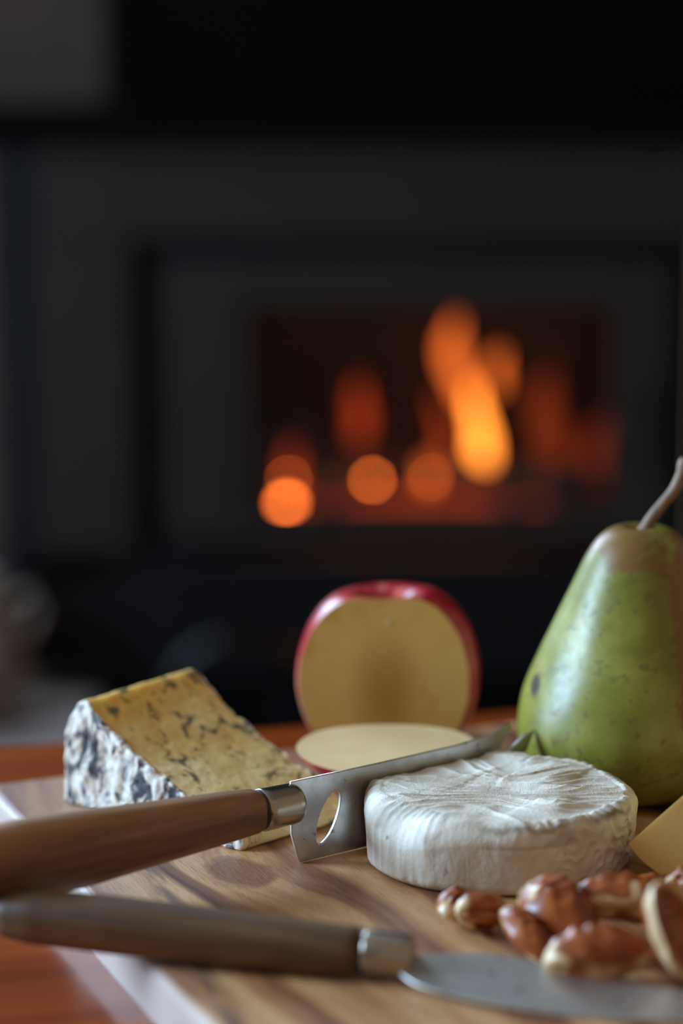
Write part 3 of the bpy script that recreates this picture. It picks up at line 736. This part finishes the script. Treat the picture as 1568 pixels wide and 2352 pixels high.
bl = plate('blade', outer, [ell], 0.0014, M['steel'], parent=k1, bevel=0.0003)
lathe('ferrule', [(0.0015, 0.0035), (0.0068, 0.003), (0.0074, 0.0018), (0.0076, 0.0), (0.0078, -0.010), (0.0080, -0.0125), (0.0076, -0.0135), (0.0015, -0.0138)], M['ferrule'], 48, axis='X', parent=k1, loc=(-0.0005, 0, 0.0235))
lathe('collar', [(0.0015, 0.001), (0.0074, 0.001), (0.0076, -0.0012), (0.0015, -0.0014)], M['band'], 40, axis='X', parent=k1, loc=(-0.0142, 0, 0.0237))
handle_mesh([(-0.0152, 0.0238, 0.0072, 0.0072), (-0.0158, 0.0238, 0.0080, 0.0076), (-0.03, 0.0238, 0.0092, 0.0084), (-0.06, 0.0238, 0.0112, 0.0094), (-0.09, 0.0238, 0.0134, 0.0102),
             (-0.115, 0.0246, 0.0140, 0.0106), (-0.130, 0.0244, 0.0138, 0.0104), (-0.138, 0.0230, 0.0130, 0.009), (-0.142, 0.0228, 0.008, 0.006), (-0.1432, 0.0228, 0.0005, 0.0005)], M['handle'], k1)
# --- the spreader lying in front
d2 = Vector((0.1040 - (-0.1129), 0.7200 - 0.7712)); a2 = math.atan2(d2.y, d2.x)
k2 = tag(empty('spreading_knife', (0.0205, 0.7415, TOP), a2), 'spreading knife lying flat in the foreground, its handle overhanging the board edge', 'knife')
ou = smooth_curve([(-0.002, -0.004), (0.004, -0.010), (0.012, -0.0135), (0.035, -0.0160), (0.060, -0.0150), (0.085, -0.010), (0.102, -0.003), (0.109, 0.0035), (0.109, 0.0075), (0.100, 0.0105),
                   (0.070, 0.0115), (0.040, 0.0135), (0.028, 0.0155), (0.014, 0.0120), (0.004, 0.0070), (-0.002, 0.004)], 80, 2).tolist()
b2 = plate('blade', ou, [], 0.0012, M['steel_dull'], parent=k2, bevel=0.0003)
b2.data.transform(Matrix.Rotation(R(-90), 4, 'X')); b2.location = (0, 0, 0.0052); b2.rotation_euler = (R(9), R(2.0), R(-7))
lathe('ferrule', [(0.0015, 0.0035), (0.0066, 0.003), (0.0072, 0.0018), (0.0074, 0.0), (0.0076, -0.0120), (0.0070, -0.0130), (0.0015, -0.0134)], M['ferrule'], 48, axis='X', parent=k2, loc=(-0.0005, 0, 0.0082))
lathe('collar', [(0.0015, 0.001), (0.0070, 0.001), (0.0072, -0.0012), (0.0015, -0.0014)], M['band'], 40, axis='X', parent=k2, loc=(-0.0138, 0, 0.0083))
handle_mesh([(-0.0148, 0.0085, 0.0070, 0.0072), (-0.0155, 0.0085, 0.0076, 0.0080), (-0.04, 0.0088, 0.0084, 0.0090), (-0.07, 0.0096, 0.0090, 0.0096), (-0.10, 0.0106, 0.0092, 0.0100),
             (-0.126, 0.0113, 0.0088, 0.0096), (-0.136, 0.0115, 0.0074, 0.008), (-0.140, 0.0116, 0.004, 0.0045), (-0.1412, 0.0116, 0.0005, 0.0005)], M['handle_dark'], k2)

# ================================================================ PECANS
def pecan(L, Wd, Ht, seed, bend=0.0, mode='back', broken=1.0):
    """half kernel: ridged domed back (+Z), flatter creamy inside (-Z)"""
    nu, nv = 90, 72; P = np.zeros((nu, nv, 3)); CRM = np.zeros((nu, nv))
    for i, u in enumerate(np.linspace(0.004, 0.996 * broken, nu)):
        w = math.sin(math.pi * min(u, 1)) ** 0.55
        if broken < 1: w *= float(1 - sm(broken - 0.03, broken, u)) * 0.999 + 0.001
        for j, v in enumerate(np.linspace(0, 2 * math.pi, nv, endpoint=False)):
            c, s_ = math.cos(v), math.sin(v)
            y = Wd / 2 * w * c; z = (Ht * s_ if s_ > 0 else Ht * 0.42 * s_) * w
            x = L * (u - 0.5)
            # central groove and lobes on the back; ridges along and across
            if s_ > 0:
                g = math.exp(-(c / 0.16) ** 2); rid = math.cos(9 * v + 2.2 * math.sin(u * 7 + seed))
                crs = math.cos(u * 36 + 2.5 * abs(c) + seed + 2 * noise.noise((u * 5, c * 2, seed)))
                z -= Ht * w * (0.30 * g) * s_; z += Ht * w * 0.055 * rid * (1 - g); z += Ht * w * 0.05 * crs * s_ * (abs(c) > 0.1)
            else:
                g = math.exp(-((abs(c) - 0.42) / 0.16) ** 2); z += Ht * w * 0.30 * g * (-s_)
            nn = noise.noise((x * 170 + seed, y * 170, z * 170)) * 0.0003 + noise.noise((x * 70, y * 70 + seed, z * 70)) * 0.0008
            zz = z + bend * (x / L) ** 2 * L + nn * w
            if mode == 'inside' and s_ < 0: zz = zz - z + Ht * w * (0.38 * abs(s_) + 0.10 * g * abs(s_))
            P[i, j] = (x, y + nn * 0.8 * w, zz)
            cr = 0.0
            if s_ < 0.12: cr = 0.9 * float(sm(0.05, -0.15, s_)) * float(sm(0.15, 0.4, noise.noise((x * 60 + seed, y * 60, 5)) + 0.55 * abs(2 * u - 1)))
            if noise.noise((x * 110 + seed * 3, y * 110, z * 110)) > 0.40: cr = max(cr, 0.75)
            cr = max(cr, 0.9 * float(sm(0.16, 0.06, u)))
            if mode == 'inside':
                rimv = float(sm(0.72, 0.86, abs(c) if s_ < 0.45 else 0)); endv = float(sm(0.13, 0.06, u)) + float(sm(0.87, 0.94, u))
                cr = max(rimv, min(1, endv)) * 0.95
            CRM[i, j] = cr
    if broken < 1: CRM[-6:, :] = 1
    me = grid_mesh('pecan', P); bm = bmesh.new(); bm.from_mesh(me); bmesh.ops.recalc_face_normals(bm, faces=bm.faces); bm.to_mesh(me); bm.free()
    at = me.attributes.new('cream', 'FLOAT', 'POINT'); at.data.foreach_set('value', np.clip(CRM, 0, 1).ravel().astype(np.float32))
    return me
def put_nut(x, y, dims, seed, rot, label, dz=0.0, name='pecan_half', **kw):
    me = pecan(*dims, seed, **kw)
    Rm = Euler([R(a) for a in rot]).to_matrix()
    mz = min((Rm @ v.co).z for v in me.vertices)
    o = link(name, me, M['nut'], loc=(x, y, TOP - mz + 0.0003 + dz), rot=[R(a) for a in rot])
    return tag(o, label, 'nut')
put_nut(0.0385, 0.7950, (0.020, 0.0130, 0.0085), 1.3, (30, 10, 70), 'small creamy pecan fragment furthest left by the white cheese', name='pecan_piece', broken=0.7)
put_nut(0.0490, 0.7835, (0.0235, 0.0140, 0.0095), 2.6, (-70, 15, 25), 'cream and brown pecan chunk beside the leftmost fragment', name='pecan_piece', broken=0.75)
put_nut(0.0485, 0.8000, (0.016, 0.008, 0.004), 4.1, (10, -5, 5), 'thin dark pecan sliver against the foot of the white cheese', name='pecan_piece', broken=0.8)
put_nut(0.0710, 0.7730, (0.034, 0.023, 0.0150), 5.2, (-28, 18, -52), 'rounded ridged pecan half with a purplish sheen', bend=0.1)
put_nut(0.0595, 0.7640, (0.027, 0.013, 0.0085), 11.2, (-35, 22, -62), 'narrow ridged pecan lobe leaning on the rounded half')
put_nut(0.0820, 0.7350, (0.036, 0.019, 0.0125), 6.4, (-50, -4, 6), 'long reddish-brown pecan half lying nearest the spreading knife', bend=0.12)
put_nut(0.0860, 0.7560, (0.022, 0.012, 0.009), 7.7, (-20, 10, 20), 'small cream-tipped pecan bit behind the nearest half', name='pecan_piece', broken=0.8)
put_nut(0.0930, 0.7770, (0.038, 0.018, 0.0110), 8.9, (-38, -3, -10), 'long orange-brown pecan half with ridges across it', dz=0.006)
put_nut(0.1065, 0.8050, (0.036, 0.020, 0.0080), 9.6, (12, -6, 15), 'rough dark broken pecan under the right of the white cheese', dz=0.001, name='pecan_piece', broken=0.85)
put_nut(0.1095, 0.7330, (0.044, 0.026, 0.0105), 12.8, (-115, 52, 35), 'large upright pecan half showing its cream rim and hollow inside', mode='inside', bend=0.1)
put_nut(0.1200, 0.7880, (0.034, 0.019, 0.0120), 14.1, (-25, -8, 60), 'pinkish pecan half cut off by the right edge', dz=0.004)
